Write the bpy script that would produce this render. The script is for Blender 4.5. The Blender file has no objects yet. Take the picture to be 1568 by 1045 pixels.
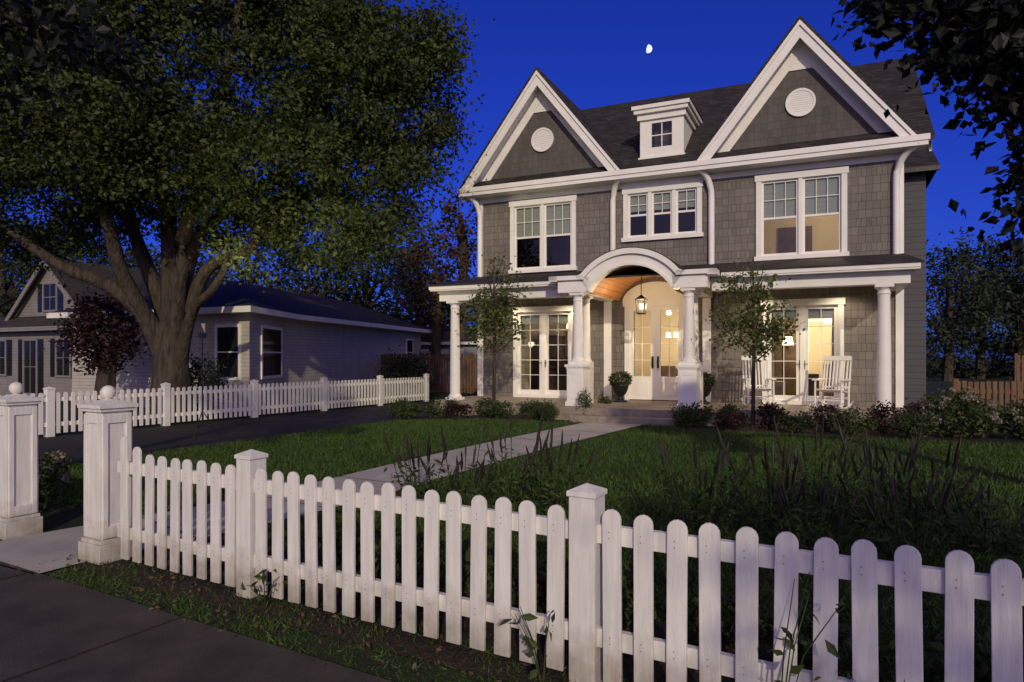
import bpy, math, random
import numpy as np
from mathutils import Vector, Matrix
random.seed(7); rng=np.random.default_rng(7)
sc=bpy.context.scene
R=math.radians

# ------------------------------------------------------------------ materials
def newmat(name):
    m=bpy.data.materials.new(name); m.use_nodes=True
    nt=m.node_tree; nt.nodes.clear()
    out=nt.nodes.new('ShaderNodeOutputMaterial')
    return m,nt,out
def N(nt,t,**kw):
    n=nt.nodes.new(t)
    for k,v in kw.items():
        if k in n.inputs: n.inputs[k].default_value=v
        else: setattr(n,k,v)
    return n
def c4(c): return (c[0],c[1],c[2],1)
def ramp(nt,fac,c0,c1,p0=.3,p1=.7):
    r=nt.nodes.new('ShaderNodeValToRGB')
    r.color_ramp.elements[0].position=p0; r.color_ramp.elements[0].color=c4(c0)
    r.color_ramp.elements[1].position=p1; r.color_ramp.elements[1].color=c4(c1)
    nt.links.new(fac,r.inputs[0]); return r.outputs[0]
def noisemat(name,c0,c1,scale=3,rough=.8,bump=.2,bscale=40,detail=6,p0=.3,p1=.7,spec=.3,stretch=(1,1,1),bdist=.01,dirt=None):
    m,nt,out=newmat(name)
    b=N(nt,'ShaderNodeBsdfPrincipled',Roughness=rough); b.inputs['Specular IOR Level'].default_value=spec
    tc=N(nt,'ShaderNodeTexCoord'); mp=N(nt,'ShaderNodeMapping'); mp.inputs['Scale'].default_value=stretch
    nt.links.new(tc.outputs['Object'],mp.inputs[0])
    n=N(nt,'ShaderNodeTexNoise',Scale=scale,Detail=detail); nt.links.new(mp.outputs[0],n.inputs['Vector'])
    col=ramp(nt,n.outputs['Fac'],c0,c1,p0,p1)
    if dirt:   # weathering: dirt splashed on the lowest part, blotchy
        sx=N(nt,'ShaderNodeSeparateXYZ'); nt.links.new(tc.outputs['Object'],sx.inputs[0])
        nd=N(nt,'ShaderNodeTexNoise',Scale=9,Detail=5); nt.links.new(tc.outputs['Object'],nd.inputs['Vector'])
        ml=N(nt,'ShaderNodeMath',operation='MULTIPLY'); ml.inputs[1].default_value=.5; nt.links.new(nd.outputs['Fac'],ml.inputs[0])
        ad=N(nt,'ShaderNodeMath',operation='ADD'); nt.links.new(sx.outputs[2],ad.inputs[0]); nt.links.new(ml.outputs[0],ad.inputs[1])
        mx=N(nt,'ShaderNodeMixRGB',blend_type='MULTIPLY'); mx.inputs[0].default_value=1
        nt.links.new(col,mx.inputs[1]); nt.links.new(ramp(nt,ad.outputs[0],dirt,(1,1,1),.22,.6),mx.inputs[2]); col=mx.outputs[0]
    nt.links.new(col,b.inputs['Base Color'])
    n2=N(nt,'ShaderNodeTexNoise',Scale=bscale,Detail=4); nt.links.new(mp.outputs[0],n2.inputs['Vector'])
    bp=N(nt,'ShaderNodeBump',Strength=bump,Distance=bdist); nt.links.new(n2.outputs['Fac'],bp.inputs['Height'])
    nt.links.new(bp.outputs[0],b.inputs['Normal']); nt.links.new(b.outputs[0],out.inputs[0])
    return m
def shinglemat(name,c0,c1,mortar,bw,rh,rough=.85,bump=.5,ms=.008,dist=.015):
    m,nt,out=newmat(name)
    b=N(nt,'ShaderNodeBsdfPrincipled',Roughness=rough); b.inputs['Specular IOR Level'].default_value=.25
    tc=N(nt,'ShaderNodeTexCoord'); sx=N(nt,'ShaderNodeSeparateXYZ'); nt.links.new(tc.outputs['Object'],sx.inputs[0])
    ad=N(nt,'ShaderNodeMath',operation='ADD'); nt.links.new(sx.outputs[0],ad.inputs[0]); nt.links.new(sx.outputs[1],ad.inputs[1])
    cb=N(nt,'ShaderNodeCombineXYZ'); nt.links.new(ad.outputs[0],cb.inputs[0]); nt.links.new(sx.outputs[2],cb.inputs[1])
    br=N(nt,'ShaderNodeTexBrick'); br.inputs['Scale'].default_value=1; br.inputs['Color1'].default_value=c4(c0); br.inputs['Color2'].default_value=c4(c1)
    br.inputs['Mortar'].default_value=c4(mortar); br.inputs['Mortar Size'].default_value=ms; br.inputs['Brick Width'].default_value=bw; br.inputs['Row Height'].default_value=rh
    br.inputs['Mortar Smooth'].default_value=.3; br.offset=.37; br.offset_frequency=1; br.squash=.7; br.squash_frequency=3
    nt.links.new(cb.outputs[0],br.inputs['Vector'])
    n=N(nt,'ShaderNodeTexNoise',Scale=1.2,Detail=7); nt.links.new(tc.outputs['Object'],n.inputs['Vector'])
    mx=N(nt,'ShaderNodeMixRGB',blend_type='MULTIPLY'); mx.inputs[0].default_value=1
    nt.links.new(br.outputs['Color'],mx.inputs[1]); nt.links.new(ramp(nt,n.outputs['Fac'],(.84,.84,.84),(1.06,1.05,1.04)),mx.inputs[2])
    nt.links.new(mx.outputs[0],b.inputs['Base Color'])
    md=N(nt,'ShaderNodeMath',operation='DIVIDE'); md.inputs[1].default_value=rh; nt.links.new(sx.outputs[2],md.inputs[0])
    fr=N(nt,'ShaderNodeMath',operation='FRACT'); nt.links.new(md.outputs[0],fr.inputs[0])
    inv=N(nt,'ShaderNodeMath',operation='SUBTRACT'); inv.inputs[0].default_value=1; nt.links.new(fr.outputs[0],inv.inputs[1])
    sb=N(nt,'ShaderNodeMath',operation='SUBTRACT'); nt.links.new(inv.outputs[0],sb.inputs[0]); nt.links.new(br.outputs['Fac'],sb.inputs[1])
    bp=N(nt,'ShaderNodeBump',Strength=bump,Distance=dist); nt.links.new(sb.outputs[0],bp.inputs['Height'])
    nt.links.new(bp.outputs[0],b.inputs['Normal']); nt.links.new(b.outputs[0],out.inputs[0])
    return m
def clapmat(name,col,rh=.11,axis=2,lo=.45):
    m,nt,out=newmat(name)
    b=N(nt,'ShaderNodeBsdfPrincipled',Roughness=.6)
    tc=N(nt,'ShaderNodeTexCoord'); sx=N(nt,'ShaderNodeSeparateXYZ'); nt.links.new(tc.outputs['Object'],sx.inputs[0])
    md=N(nt,'ShaderNodeMath',operation='DIVIDE'); md.inputs[1].default_value=rh; nt.links.new(sx.outputs[axis],md.inputs[0])
    fr=N(nt,'ShaderNodeMath',operation='FRACT'); nt.links.new(md.outputs[0],fr.inputs[0])
    n=N(nt,'ShaderNodeTexNoise',Scale=2.5,Detail=6); nt.links.new(tc.outputs['Object'],n.inputs['Vector'])
    mx=N(nt,'ShaderNodeMixRGB',blend_type='MULTIPLY'); mx.inputs[0].default_value=1
    nt.links.new(ramp(nt,fr.outputs[0],col,tuple(x*lo for x in col),.86,.97),mx.inputs[1]); nt.links.new(ramp(nt,n.outputs['Fac'],(.82,.82,.82),(1.05,1.05,1.05)),mx.inputs[2])
    nt.links.new(mx.outputs[0],b.inputs['Base Color'])
    inv=N(nt,'ShaderNodeMath',operation='SUBTRACT'); inv.inputs[0].default_value=1; nt.links.new(fr.outputs[0],inv.inputs[1])
    bp=N(nt,'ShaderNodeBump',Strength=.8,Distance=.02); nt.links.new(inv.outputs[0],bp.inputs['Height'])
    nt.links.new(bp.outputs[0],b.inputs['Normal']); nt.links.new(b.outputs[0],out.inputs[0])
    return m
def leafmat(name,c0,c1,trans=.25,rough=.55,cscale=.9):
    m,nt,out=newmat(name)
    g=N(nt,'ShaderNodeNewGeometry'); tc=N(nt,'ShaderNodeTexCoord')
    n=N(nt,'ShaderNodeTexNoise',Scale=cscale,Detail=3); nt.links.new(tc.outputs['Object'],n.inputs['Vector'])
    ad=N(nt,'ShaderNodeMath',operation='ADD'); nt.links.new(g.outputs['Random Per Island'],ad.inputs[0]); nt.links.new(n.outputs['Fac'],ad.inputs[1])
    hv=N(nt,'ShaderNodeMath',operation='MULTIPLY'); hv.inputs[1].default_value=.5; nt.links.new(ad.outputs[0],hv.inputs[0])
    col=ramp(nt,hv.outputs[0],c0,c1,.2,.85)
    b=N(nt,'ShaderNodeBsdfPrincipled',Roughness=rough); b.inputs['Specular IOR Level'].default_value=.25
    nt.links.new(col,b.inputs['Base Color'])
    if trans:
        t=N(nt,'ShaderNodeBsdfTranslucent'); mx=N(nt,'ShaderNodeMixShader'); mx.inputs[0].default_value=trans
        nt.links.new(col,t.inputs[0])
        nt.links.new(b.outputs[0],mx.inputs[1]); nt.links.new(t.outputs[0],mx.inputs[2]); nt.links.new(mx.outputs[0],out.inputs[0])
    else: nt.links.new(b.outputs[0],out.inputs[0])
    return m
def emis(name,col,s):
    m,nt,out=newmat(name); e=N(nt,'ShaderNodeEmission',Strength=s); e.inputs[0].default_value=c4(col)
    nt.links.new(e.outputs[0],out.inputs[0]); return m
def glassmat(name,tint=(.86,.88,.88)):
    m,nt,out=newmat(name)
    t=N(nt,'ShaderNodeBsdfTransparent'); t.inputs[0].default_value=c4(tint)
    g=N(nt,'ShaderNodeBsdfGlossy',Roughness=.02); g.inputs[0].default_value=(.9,.9,.9,1)
    f=N(nt,'ShaderNodeLayerWeight',Blend=.5)   # facing: independent of the face's winding
    p=N(nt,'ShaderNodeMath',operation='POWER'); p.inputs[1].default_value=4; nt.links.new(f.outputs['Facing'],p.inputs[0])
    a=N(nt,'ShaderNodeMath',operation='MULTIPLY_ADD'); a.inputs[1].default_value=.8; a.inputs[2].default_value=.05; nt.links.new(p.outputs[0],a.inputs[0])
    mx=N(nt,'ShaderNodeMixShader')
    nt.links.new(a.outputs[0],mx.inputs[0]); nt.links.new(t.outputs[0],mx.inputs[1]); nt.links.new(g.outputs[0],mx.inputs[2])
    nt.links.new(mx.outputs[0],out.inputs[0]); return m

M_white=noisemat('white_paint',(.76,.74,.67),(.84,.82,.75),scale=2.5,rough=.5,bump=.15,bscale=30)
M_fence=noisemat('fence_paint',(.64,.62,.56),(.80,.78,.71),scale=5,rough=.55,bump=.5,bscale=25,stretch=(6,6,.6),bdist=.004,dirt=(.45,.41,.33))
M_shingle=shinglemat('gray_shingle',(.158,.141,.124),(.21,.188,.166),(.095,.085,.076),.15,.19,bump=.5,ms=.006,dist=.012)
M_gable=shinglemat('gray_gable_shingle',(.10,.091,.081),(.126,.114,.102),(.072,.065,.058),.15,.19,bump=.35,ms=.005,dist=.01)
M_roof=shinglemat('roof_shingle',(.026,.024,.022),(.055,.048,.043),(.013,.012,.012),.3,.11)
M_roof2=shinglemat('neighbor_roof',(.045,.04,.035),(.07,.06,.052),(.028,.026,.024),.3,.07)
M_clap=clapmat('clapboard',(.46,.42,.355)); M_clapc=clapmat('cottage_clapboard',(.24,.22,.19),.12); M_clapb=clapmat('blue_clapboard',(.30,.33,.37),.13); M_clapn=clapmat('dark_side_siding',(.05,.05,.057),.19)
M_glass=glassmat('window_glass')
M_dglass=noisemat('dark_glass',(.012,.012,.014),(.02,.02,.022),rough=.06,bump=0,spec=.6)
M_wood=clapmat('cedar_plank_ceiling',(.60,.26,.08),.09,0,.35)
M_stone=noisemat('porch_stone',(.20,.17,.135),(.30,.26,.21),scale=6,rough=.8)
M_black=noisemat('black_metal',(.012,.012,.012),(.02,.02,.02),rough=.4,bump=.05)
M_bark=noisemat('bark',(.028,.021,.015),(.09,.07,.048),scale=7,rough=.9,bump=1,bscale=14,stretch=(1.6,1.6,.35),bdist=.06)
M_leafT=leafmat('maple_leaf',(.016,.03,.008),(.088,.115,.028))
M_leafY=leafmat('young_leaf',(.045,.066,.016),(.15,.175,.05))
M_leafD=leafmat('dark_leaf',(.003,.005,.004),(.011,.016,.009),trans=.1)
M_leafB=leafmat('background_leaf',(.008,.016,.007),(.034,.05,.018),trans=0)
M_leafBr=leafmat('brown_leaf',(.03,.02,.01),(.07,.042,.02),trans=0)
M_shrub=leafmat('shrub_leaf',(.015,.032,.008),(.075,.10,.026),cscale=3,trans=.15)
M_shrubR=leafmat('red_leaf',(.014,.006,.007),(.04,.015,.014),trans=.1)
M_grass=leafmat('grass_blade',(.021,.052,.006),(.068,.122,.018),trans=0,cscale=.7)
M_dry=leafmat('dry_leaf',(.04,.025,.012),(.12,.075,.038),trans=0)
M_spike=leafmat('flower_spike',(.014,.013,.009),(.048,.042,.03),trans=0)
M_flower=leafmat('hydrangea_flower',(.2,.17,.12),(.42,.36,.26),trans=.2)
M_ground=noisemat('ground_soil_grass',(.010,.017,.005),(.026,.036,.011),scale=1.3,rough=.95,bump=.8,bscale=30,bdist=.03)
M_mulch=noisemat('mulch',(.014,.010,.007),(.048,.032,.022),scale=14,rough=.95,bump=1,bscale=45,bdist=.04)
M_asph=noisemat('asphalt',(.014,.014,.013),(.027,.026,.025),scale=2,rough=.85,bump=.5,bscale=160)
M_conc=noisemat('concrete',(.34,.32,.285),(.46,.435,.39),scale=2.2,rough=.85,bump=.25,bscale=90)
M_side=noisemat('old_sidewalk',(.033,.029,.026),(.072,.062,.054),scale=3,rough=.9,bump=.9,bscale=110,detail=12)
M_brown=noisemat('brown_wood',(.10,.058,.033),(.19,.11,.06),scale=5,rough=.8,stretch=(4,4,.6))
M_roomw=noisemat('room_wall',(.5,.44,.33),(.58,.52,.4),scale=1,rough=.8,bump=0)
M_roomf=noisemat('room_floor',(.12,.06,.03),(.2,.11,.05),scale=3,rough=.4,bump=0)
M_dark=noisemat('dark_furniture',(.04,.026,.018),(.09,.06,.035),scale=3,rough=.5,bump=0)
M_sofa=noisemat('sofa_fabric',(.22,.19,.15),(.3,.26,.2),scale=3,rough=.9,bump=0)
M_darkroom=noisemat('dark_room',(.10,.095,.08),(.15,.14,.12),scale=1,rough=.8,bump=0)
M_shade=noisemat('window_shade',(.25,.28,.23),(.32,.34,.28),scale=2,rough=.8,bump=.1,stretch=(1,1,20))
M_bulb=emis('warm_bulb',(1,.72,.38),16)
M_bulbs=emis('soft_shade_light',(1,.74,.42),5)
M_moon=emis('moonlight',(.9,.92,1),1.1)

# ------------------------------------------------------------------ mesh tools
class B:
    def __init__(s): s.v=[]; s.f=[]; s.M=None
    def add(s,vs,fs):
        o=len(s.v)
        if s.M is not None: vs=[tuple(s.M@Vector(p)) for p in vs]
        s.v+= [tuple(p) for p in vs]; s.f+=[tuple(i+o for i in f) for f in fs]
    def box(s,x0,x1,y0,y1,z0,z1):
        s.add([(x0,y0,z0),(x1,y0,z0),(x1,y1,z0),(x0,y1,z0),(x0,y0,z1),(x1,y0,z1),(x1,y1,z1),(x0,y1,z1)],
              [(0,3,2,1),(4,5,6,7),(0,1,5,4),(1,2,6,5),(2,3,7,6),(3,0,4,7)])
    def poly(s,pts): s.add(pts,[tuple(range(len(pts)))])
    def prism_y(s,pts,y0,y1):
        n=len(pts); vs=[(p[0],y0,p[1]) for p in pts]+[(p[0],y1,p[1]) for p in pts]
        s.add(vs,[tuple(range(n)),tuple(range(2*n-1,n-1,-1))]+[(i,i+n,(i+1)%n+n,(i+1)%n) for i in range(n)])
    def strip_y(s,outer,inner,y0,y1):
        n=len(outer)
        for i in range(n-1): s.prism_y([outer[i],outer[i+1],inner[i+1],inner[i]],y0,y1)
    def lathe(s,prof,cx,cy,n=20):
        vs=[];fs=[]
        for r,z in prof:
            for k in range(n):
                a=2*math.pi*k/n; vs.append((cx+r*math.cos(a),cy+r*math.sin(a),z))
        for j in range(len(prof)-1):
            for k in range(n):
                fs.append((j*n+k,j*n+(k+1)%n,(j+1)*n+(k+1)%n,(j+1)*n+k))
        fs.append(tuple(range(n-1,-1,-1))); fs.append(tuple((len(prof)-1)*n+k for k in range(n)))
        s.add(vs,fs)
    def tube(s,pts,rad,n=8,wob=0):
        vs=[];fs=[];m=len(pts)
        for i in range(m):
            p=Vector(pts[i]); d=(Vector(pts[min(i+1,m-1)])-Vector(pts[max(i-1,0)])).normalized()
            a=d.orthogonal() if abs(d.z)>.95 else d.cross(Vector((0,0,1)))
            if abs(d.z)>.95: a=Vector((1,0,0))-d*d.x
            a.normalize(); b=d.cross(a)
            for k in range(n):
                t=2*math.pi*k/n; r=rad[i]*(1+wob*(random.random()-.5))
                vs.append(tuple(p+a*math.cos(t)*r+b*math.sin(t)*r))
        for i in range(m-1):
            for k in range(n): fs.append((i*n+k,i*n+(k+1)%n,(i+1)*n+(k+1)%n,(i+1)*n+k))
        s.add(vs,fs)
    def pyramid(s,cx,cy,w,z0,z1):
        s.add([(cx-w,cy-w,z0),(cx+w,cy-w,z0),(cx+w,cy+w,z0),(cx-w,cy+w,z0),(cx,cy,z1)],[(0,1,4),(1,2,4),(2,3,4),(3,0,4),(3,2,1,0)])
    def obj(s,name,mat,parent=None,smooth=False,bevel=0):
        me=bpy.data.meshes.new(name); me.from_pydata(s.v,[],s.f); me.update()
        if smooth: me.polygons.foreach_set('use_smooth',[True]*len(me.polygons))
        me.materials.append(mat)
        o=bpy.data.objects.new(name,me); sc.collection.objects.link(o)
        if parent: o.parent=parent
        if bevel:
            m=o.modifiers.new('bevel','BEVEL'); m.width=bevel; m.segments=2; m.limit_method='ANGLE'
        return o
def empty(name,loc=(0,0,0),rz=0):
    e=bpy.data.objects.new(name,None); e.location=loc; e.rotation_euler=(0,0,rz); sc.collection.objects.link(e); return e
def leafcloud(name,C,size,mat,parent=None,aspect=.55,upright=0.0,droop=0.0,tri=False):
    C=np.asarray(C,float); n=len(C)
    a=rng.normal(size=(n,3)); a[:,2]=a[:,2]*.7+upright-droop; a/=np.linalg.norm(a,axis=1)[:,None]
    q=rng.normal(size=(n,3)); b=np.cross(a,q); b/=np.linalg.norm(b,axis=1)[:,None]
    s=(size*(.6+.8*rng.random(n)))[:,None]
    if tri:
        V=np.stack([C-b*s*aspect*.5,C+b*s*aspect*.5,C+a*s],1).reshape(-1,3); k=3
    else:
        nr=np.cross(a,b)
        V=np.stack([C,C+a*s*.45+b*s*aspect*.5+nr*s*.08,C+a*s,C+a*s*.45-b*s*aspect*.5+nr*s*.08],1).reshape(-1,3); k=4
    F=np.arange(n*k).reshape(n,k)
    me=bpy.data.meshes.new(name); me.from_pydata(V.tolist(),[],F.tolist()); me.update(); me.materials.append(mat)
    o=bpy.data.objects.new(name,me); sc.collection.objects.link(o)
    if parent: o.parent=parent
    return o
def ball(n,fill=.5):
    d=rng.normal(size=(n,3)); d/=np.linalg.norm(d,axis=1)[:,None]
    return d*(fill+(1-fill)*rng.random(n)**.5)[:,None]

# ------------------------------------------------------------------ terrain
P1=(-1.745,4.57)
def sdw(s,d): return (P1[0]+s*.866+d*.5,P1[1]-s*.5+d*.866)
def smooth(a,b,x): t=np.clip((x-a)/(b-a),0,1); return t*t*(3-2*t)
def g(x,y):
    x=np.asarray(x,float); y=np.asarray(y,float)
    s=(x-P1[0])*.866-(y-P1[1])*.5; d=(x-P1[0])*.5+(y-P1[1])*.866
    return .15*smooth(1.5,11,d)*smooth(-8,-4,s)
def gz(x,y): return float(g(x,y))
out=[15*1.18**k for k in range(1,24)]
ax=np.array([-o for o in out[::-1]]+list(np.arange(-15,15.01,.4))+out)
X,Y=np.meshgrid(ax,ax+8); Z=g(X,Y); n=len(ax)
V=np.stack([X,Y,Z],-1).reshape(-1,3)
F=[(j*n+i,j*n+i+1,(j+1)*n+i+1,(j+1)*n+i) for j in range(n-1) for i in range(n-1)]
b=B(); b.v=V.tolist(); b.f=F; b.obj('ground',M_ground,smooth=True)
def ribbon(name,center,width,mat,off,joints=0):
    b=B()
    C=[Vector((p[0],p[1],0)) for p in center]
    P=[]
    for i in range(len(C)-1):
        p0=C[max(i-1,0)];p1=C[i];p2=C[i+1];p3=C[min(i+2,len(C)-1)]
        for t in np.linspace(0,1,12,endpoint=False):
            P.append(.5*((2*p1)+(p2-p0)*t+(2*p0-5*p1+4*p2-p3)*t*t+(3*p1-p0-3*p2+p3)*t**3))
    P.append(C[-1]); vs=[];m=7
    for i,p in enumerate(P):
        d=(P[min(i+1,len(P)-1)]-P[max(i-1,0)]).normalized(); nn=Vector((-d.y,d.x,0))
        for k in range(m):
            q=p+nn*width*((k/(m-1))-.5); vs.append((q.x,q.y,gz(q.x,q.y)+off))
    b.v=vs; b.f=[(i*m+k,i*m+k+1,(i+1)*m+k+1,(i+1)*m+k) for i in range(len(P)-1) for k in range(m-1)]
    o=b.obj(name,mat,smooth=True)
    if joints:   # tooled joints across a concrete walk
        jb=B(); acc=0
        for i in range(1,len(P)-1):
            acc+=(P[i]-P[i-1]).length
            if acc>=joints:
                acc=0; d=(P[i+1]-P[i-1]).normalized(); nn=Vector((-d.y,d.x,0)); a=P[i]-nn*width*.5; c=P[i]+nn*width*.5; e=d*.008
                z=gz(P[i].x,P[i].y)+off+.004
                jb.poly([(a.x-e.x,a.y-e.y,z),(c.x-e.x,c.y-e.y,z),(c.x+e.x,c.y+e.y,z),(a.x+e.x,a.y+e.y,z)])
        jb.obj('joints',M_mulch,o)
    return P
pathP=ribbon('garden_path',[(2.75,15.6),(2.3,14.8),(1.2,13.1),(-.04,11.3),(-1.14,9.6),(-2.0,8.1),(-3.0,6.6),(-3.72,5.75),(-4.2,4.9),(-4.6,4.2)],1.25,M_conc,.016,1.3)
pathA=np.array([(p.x,p.y) for p in pathP])
ribbon('driveway',[sdw(-8.7,-6),sdw(-8.7,0),sdw(-8.7,6),sdw(-8.7,12),sdw(-8.7,22),sdw(-8.7,30)],3.5,M_asph,.012)
ribbon('sidewalk',[sdw(-25,-1.45)]+[sdw(k,-1.45) for k in range(-12,14,3)]+[sdw(25,-1.45)],1.9,M_side,.02,1.5)
ribbon('mulch_bed',[sdw(-2.4,.35),sdw(2,.45),sdw(6,.75),sdw(12,.75)],1.3,M_mulch,.008)

# ------------------------------------------------------------------ main house
TH=R(-25); A=(-1.5,18.0,0)
H=empty('gray_shingle_house',A,TH)
HM=Matrix.Translation(A)@Matrix.Rotation(TH,4,'Z')
def hw(u,v,z=0): return tuple(HM@Vector((u,v,z)))
W=1.8
wall=B();trim=B();glass=B();roof=B();gab=B();shade=B()
UL,UR=-.25,10.44; Z0=.0; ZT=6.14
holes=[]
def window(u0,u1,z0,z1,n,cols,rows,v=W,tw=.12,dh=True,shade_frac=0,sash=.05,sill=True):
    holes.append((u0+.02,u1-.02,z0+.02,z1-.02))
    y0,y1=v-.045,v+.1
    trim.box(u0,u0+tw,y0,y1,z0,z1); trim.box(u1-tw,u1,y0,y1,z0,z1)
    trim.box(u0-.03,u1+.03,y0-.015,y1-.003,z1-tw,z1+.03)
    if sill: trim.box(u0-.04,u1+.04,y0-.04,y1-.003,z0-.03,z0+.07)
    else: trim.box(u0+tw,u1-tw,y0,y1,z0,z0+.1)
    iu0,iu1=u0+tw,u1-tw; iz0=z0+(.07 if sill else .1); iz1=z1-tw; mw=.09
    w=(iu1-iu0-(n-1)*mw)/n
    for i in range(n):
        a=iu0+i*(w+mw); c=a+w
        if i<n-1: trim.box(c,c+mw,y0+.01,y1,iz0,iz1)
        trim.box(a,a+sash,v+.015,v+.07,iz0,iz1); trim.box(c-sash,c,v+.015,v+.07,iz0,iz1)
        trim.box(a+sash,c-sash,v+.015,v+.07,iz0,iz0+sash*1.3); trim.box(a+sash,c-sash,v+.015,v+.07,iz1-sash,iz1)
        ga,gc,g0,g1=a+sash,c-sash,iz0+sash*1.3,iz1-sash
        glass.poly([(ga,v+.05,g0),(gc,v+.05,g0),(gc,v+.05,g1),(ga,v+.05,g1)])
        mid=(g0+g1)/2
        if dh: trim.box(ga,gc,v+.02,v+.065,mid-.025,mid+.025)
        lo=mid+.025 if dh else g0
        for k in range(1,cols):
            x=ga+(gc-ga)*k/cols; trim.box(x-.008,x+.008,v+.03,v+.046,lo,g1)
        for k in range(1,rows):
            z=lo+(g1-lo)*k/rows; trim.box(ga,gc,v+.032,v+.044,z-.008,z+.008)
        if shade_frac: shade.box(a,c,v+.085,v+.092,iz1-(iz1-iz0)*shade_frac,iz1)
window(.775,2.73,3.96,5.93,2,3,2,shade_frac=.5)
window(7.34,9.32,3.93,5.93,2,3,2,shade_frac=.5)
window(4.05,6.06,4.62,5.96,3,2,2,shade_frac=.4)
window(.87,2.69,.46,2.95,2,2,5,dh=False,sash=.085,sill=False,shade_frac=.14)
window(7.48,9.25,.46,2.92,2,2,5,dh=False,sash=.085,sill=False,shade_frac=.14)
holes.append((4.10,5.68,.46,2.95))
def wallgrid(u0,u1,z0,z1,v):
    us=sorted({u0,u1}|{h[0] for h in holes}|{h[1] for h in holes}); zs=sorted({z0,z1}|{h[2] for h in holes}|{h[3] for h in holes})
    for i in range(len(us)-1):
        for j in range(len(zs)-1):
            cu,cz=(us[i]+us[i+1])/2,(zs[j]+zs[j+1])/2
            if any(h[0]<cu<h[1] and h[2]<cz<h[3] for h in holes): continue
            wall.poly([(us[i],v,zs[j]),(us[i+1],v,zs[j]),(us[i+1],v,zs[j+1]),(us[i],v,zs[j+1])])
wallgrid(UL,UR,Z0,ZT,W)
wall.poly([(UL,W,Z0),(UL,10.2,Z0),(UL,10.2,ZT),(UL,W,ZT)]); wall.poly([(UR,W,Z0),(UR,10.2,Z0),(UR,10.2,ZT),(UR,W,ZT)])
wall.poly([(UL,10.2,Z0),(UR,10.2,Z0),(UR,10.2,ZT),(UL,10.2,ZT)])
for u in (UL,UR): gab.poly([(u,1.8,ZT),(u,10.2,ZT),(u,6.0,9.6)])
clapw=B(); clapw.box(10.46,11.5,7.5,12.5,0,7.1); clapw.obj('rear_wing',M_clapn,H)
roof.add([(10.3,7.1,7.05),(11.8,7.1,7.05),(11.8,13,7.05),(10.3,13,7.05),(10.3,10,9.2),(11.8,10,8.6)],[(0,1,5,4),(2,3,4,5),(1,2,5),(3,0,4)])
gab.box(10.44,11.8,7.05,7.15,6.92,7.06)
def slab(pts,t=.1):
    n=len(pts); lo=[(p[0],p[1],p[2]-t) for p in pts]
    roof.add(list(pts)+lo,[tuple(range(n)),tuple(range(2*n-1,n-1,-1))]+[(i,(i+1)%n,(i+1)%n+n,i+n) for i in range(n)])
slab([(-.62,1.42,6.37),(11.0,1.42,6.37),(11.0,6.0,9.85),(-.62,6.0,9.85)])
slab([(-.62,10.6,6.37),(11.0,10.6,6.37),(11.0,6.0,9.852),(-.62,6.0,9.852)])
for u in (-.6,10.9):
    trim.add([(u,1.45,6.25),(u,6.0,9.74),(u,6.0,9.5),(u,1.45,6.02),(u+.05,1.45,6.25),(u+.05,6.0,9.74),(u+.05,6.0,9.5),(u+.05,1.45,6.02)],[(0,1,2,3),(4,5,6,7),(0,1,5,4),(3,2,6,7)])
vent=B()
for uc in (1.76,8.33):
    hwid=2.42; ez=6.36; rz=9.45
    sl=(rz-ez)/hwid
    for sg in (-1,1):
        pts=[(uc+sg*hwid,1.33,ez),(uc,1.33,rz),(uc,5.6,rz),(uc+sg*hwid,1.5,ez)]
        if sg<0: pts=pts[::-1]
        slab(pts,.11)
        def off(d): return [(uc+sg*(hwid-d/sl),ez),(uc,rz-d)]
        o=off(.12); i_=off(.50)
        trim.prism_y([o[0],o[1],i_[1],i_[0]],1.37,1.42)
        o=off(.10); i_=off(.22); trim.prism_y([o[0],o[1],i_[1],i_[0]],1.33,1.368)
        o=off(.30); i_=off(.36); trim.prism_y([o[0],o[1],i_[1],i_[0]],1.42,1.8)
        o=off(.36); i_=off(.76); trim.prism_y([o[0],o[1],i_[1],i_[0]],1.75,1.797)
    gab.poly([(uc-2.2,1.798,6.2),(uc+2.2,1.798,6.2),(uc,1.798,6.2+2.2*sl)])
    zt=8.36; wv=(rz-.74-zt)/sl
    trim.prism_y([(uc-wv-.06,zt),(uc+wv+.06,zt),(uc,rz-.6)],1.765,1.796)
    roof.add([(uc-2.3,1.36,6.37),(uc+2.3,1.36,6.37),(uc+2.15,1.79,6.66),(uc-2.15,1.79,6.66)],[(0,1,2,3)])
    n=40; r=.30; zc=7.58
    vent.add([(uc+r*math.cos(2*math.pi*k/n),1.755,zc+r*math.sin(2*math.pi*k/n)) for k in range(n)]+[(uc+r*math.cos(2*math.pi*k/n),1.797,zc+r*math.sin(2*math.pi*k/n)) for k in range(n)],
             [tuple(range(n))]+[(k,(k+1)%n,(k+1)%n+n,k+n) for k in range(n)])
    ang=[2*math.pi*k/n for k in range(n+1)]
    trim.strip_y([(uc+(r+.03)*math.cos(a),zc+(r+.03)*math.sin(a)) for a in ang],[(uc+r*.93*math.cos(a),zc+r*.93*math.sin(a)) for a in ang],1.738,1.796)
    for k in range(-5,6):
        zz=zc+k*.05; ww=math.sqrt(max(0,(r*.92)**2-(k*.05)**2)); vent.box(uc-ww,uc+ww,1.748,1.754,zz-.006,zz+.02)
trim.box(-.62,10.86,1.42,1.797,6.14,6.2)
trim.box(-.66,10.90,1.28,1.41,6.24,6.365); trim.box(-.63,10.87,1.31,1.42,6.14,6.24)
trim.box(UL,UR,1.76,1.797,5.99,6.138)
for u in (UL-.01,UR-.15): trim.box(u,u+.16,1.752,1.9,.46,5.988)
spout=B()
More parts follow.
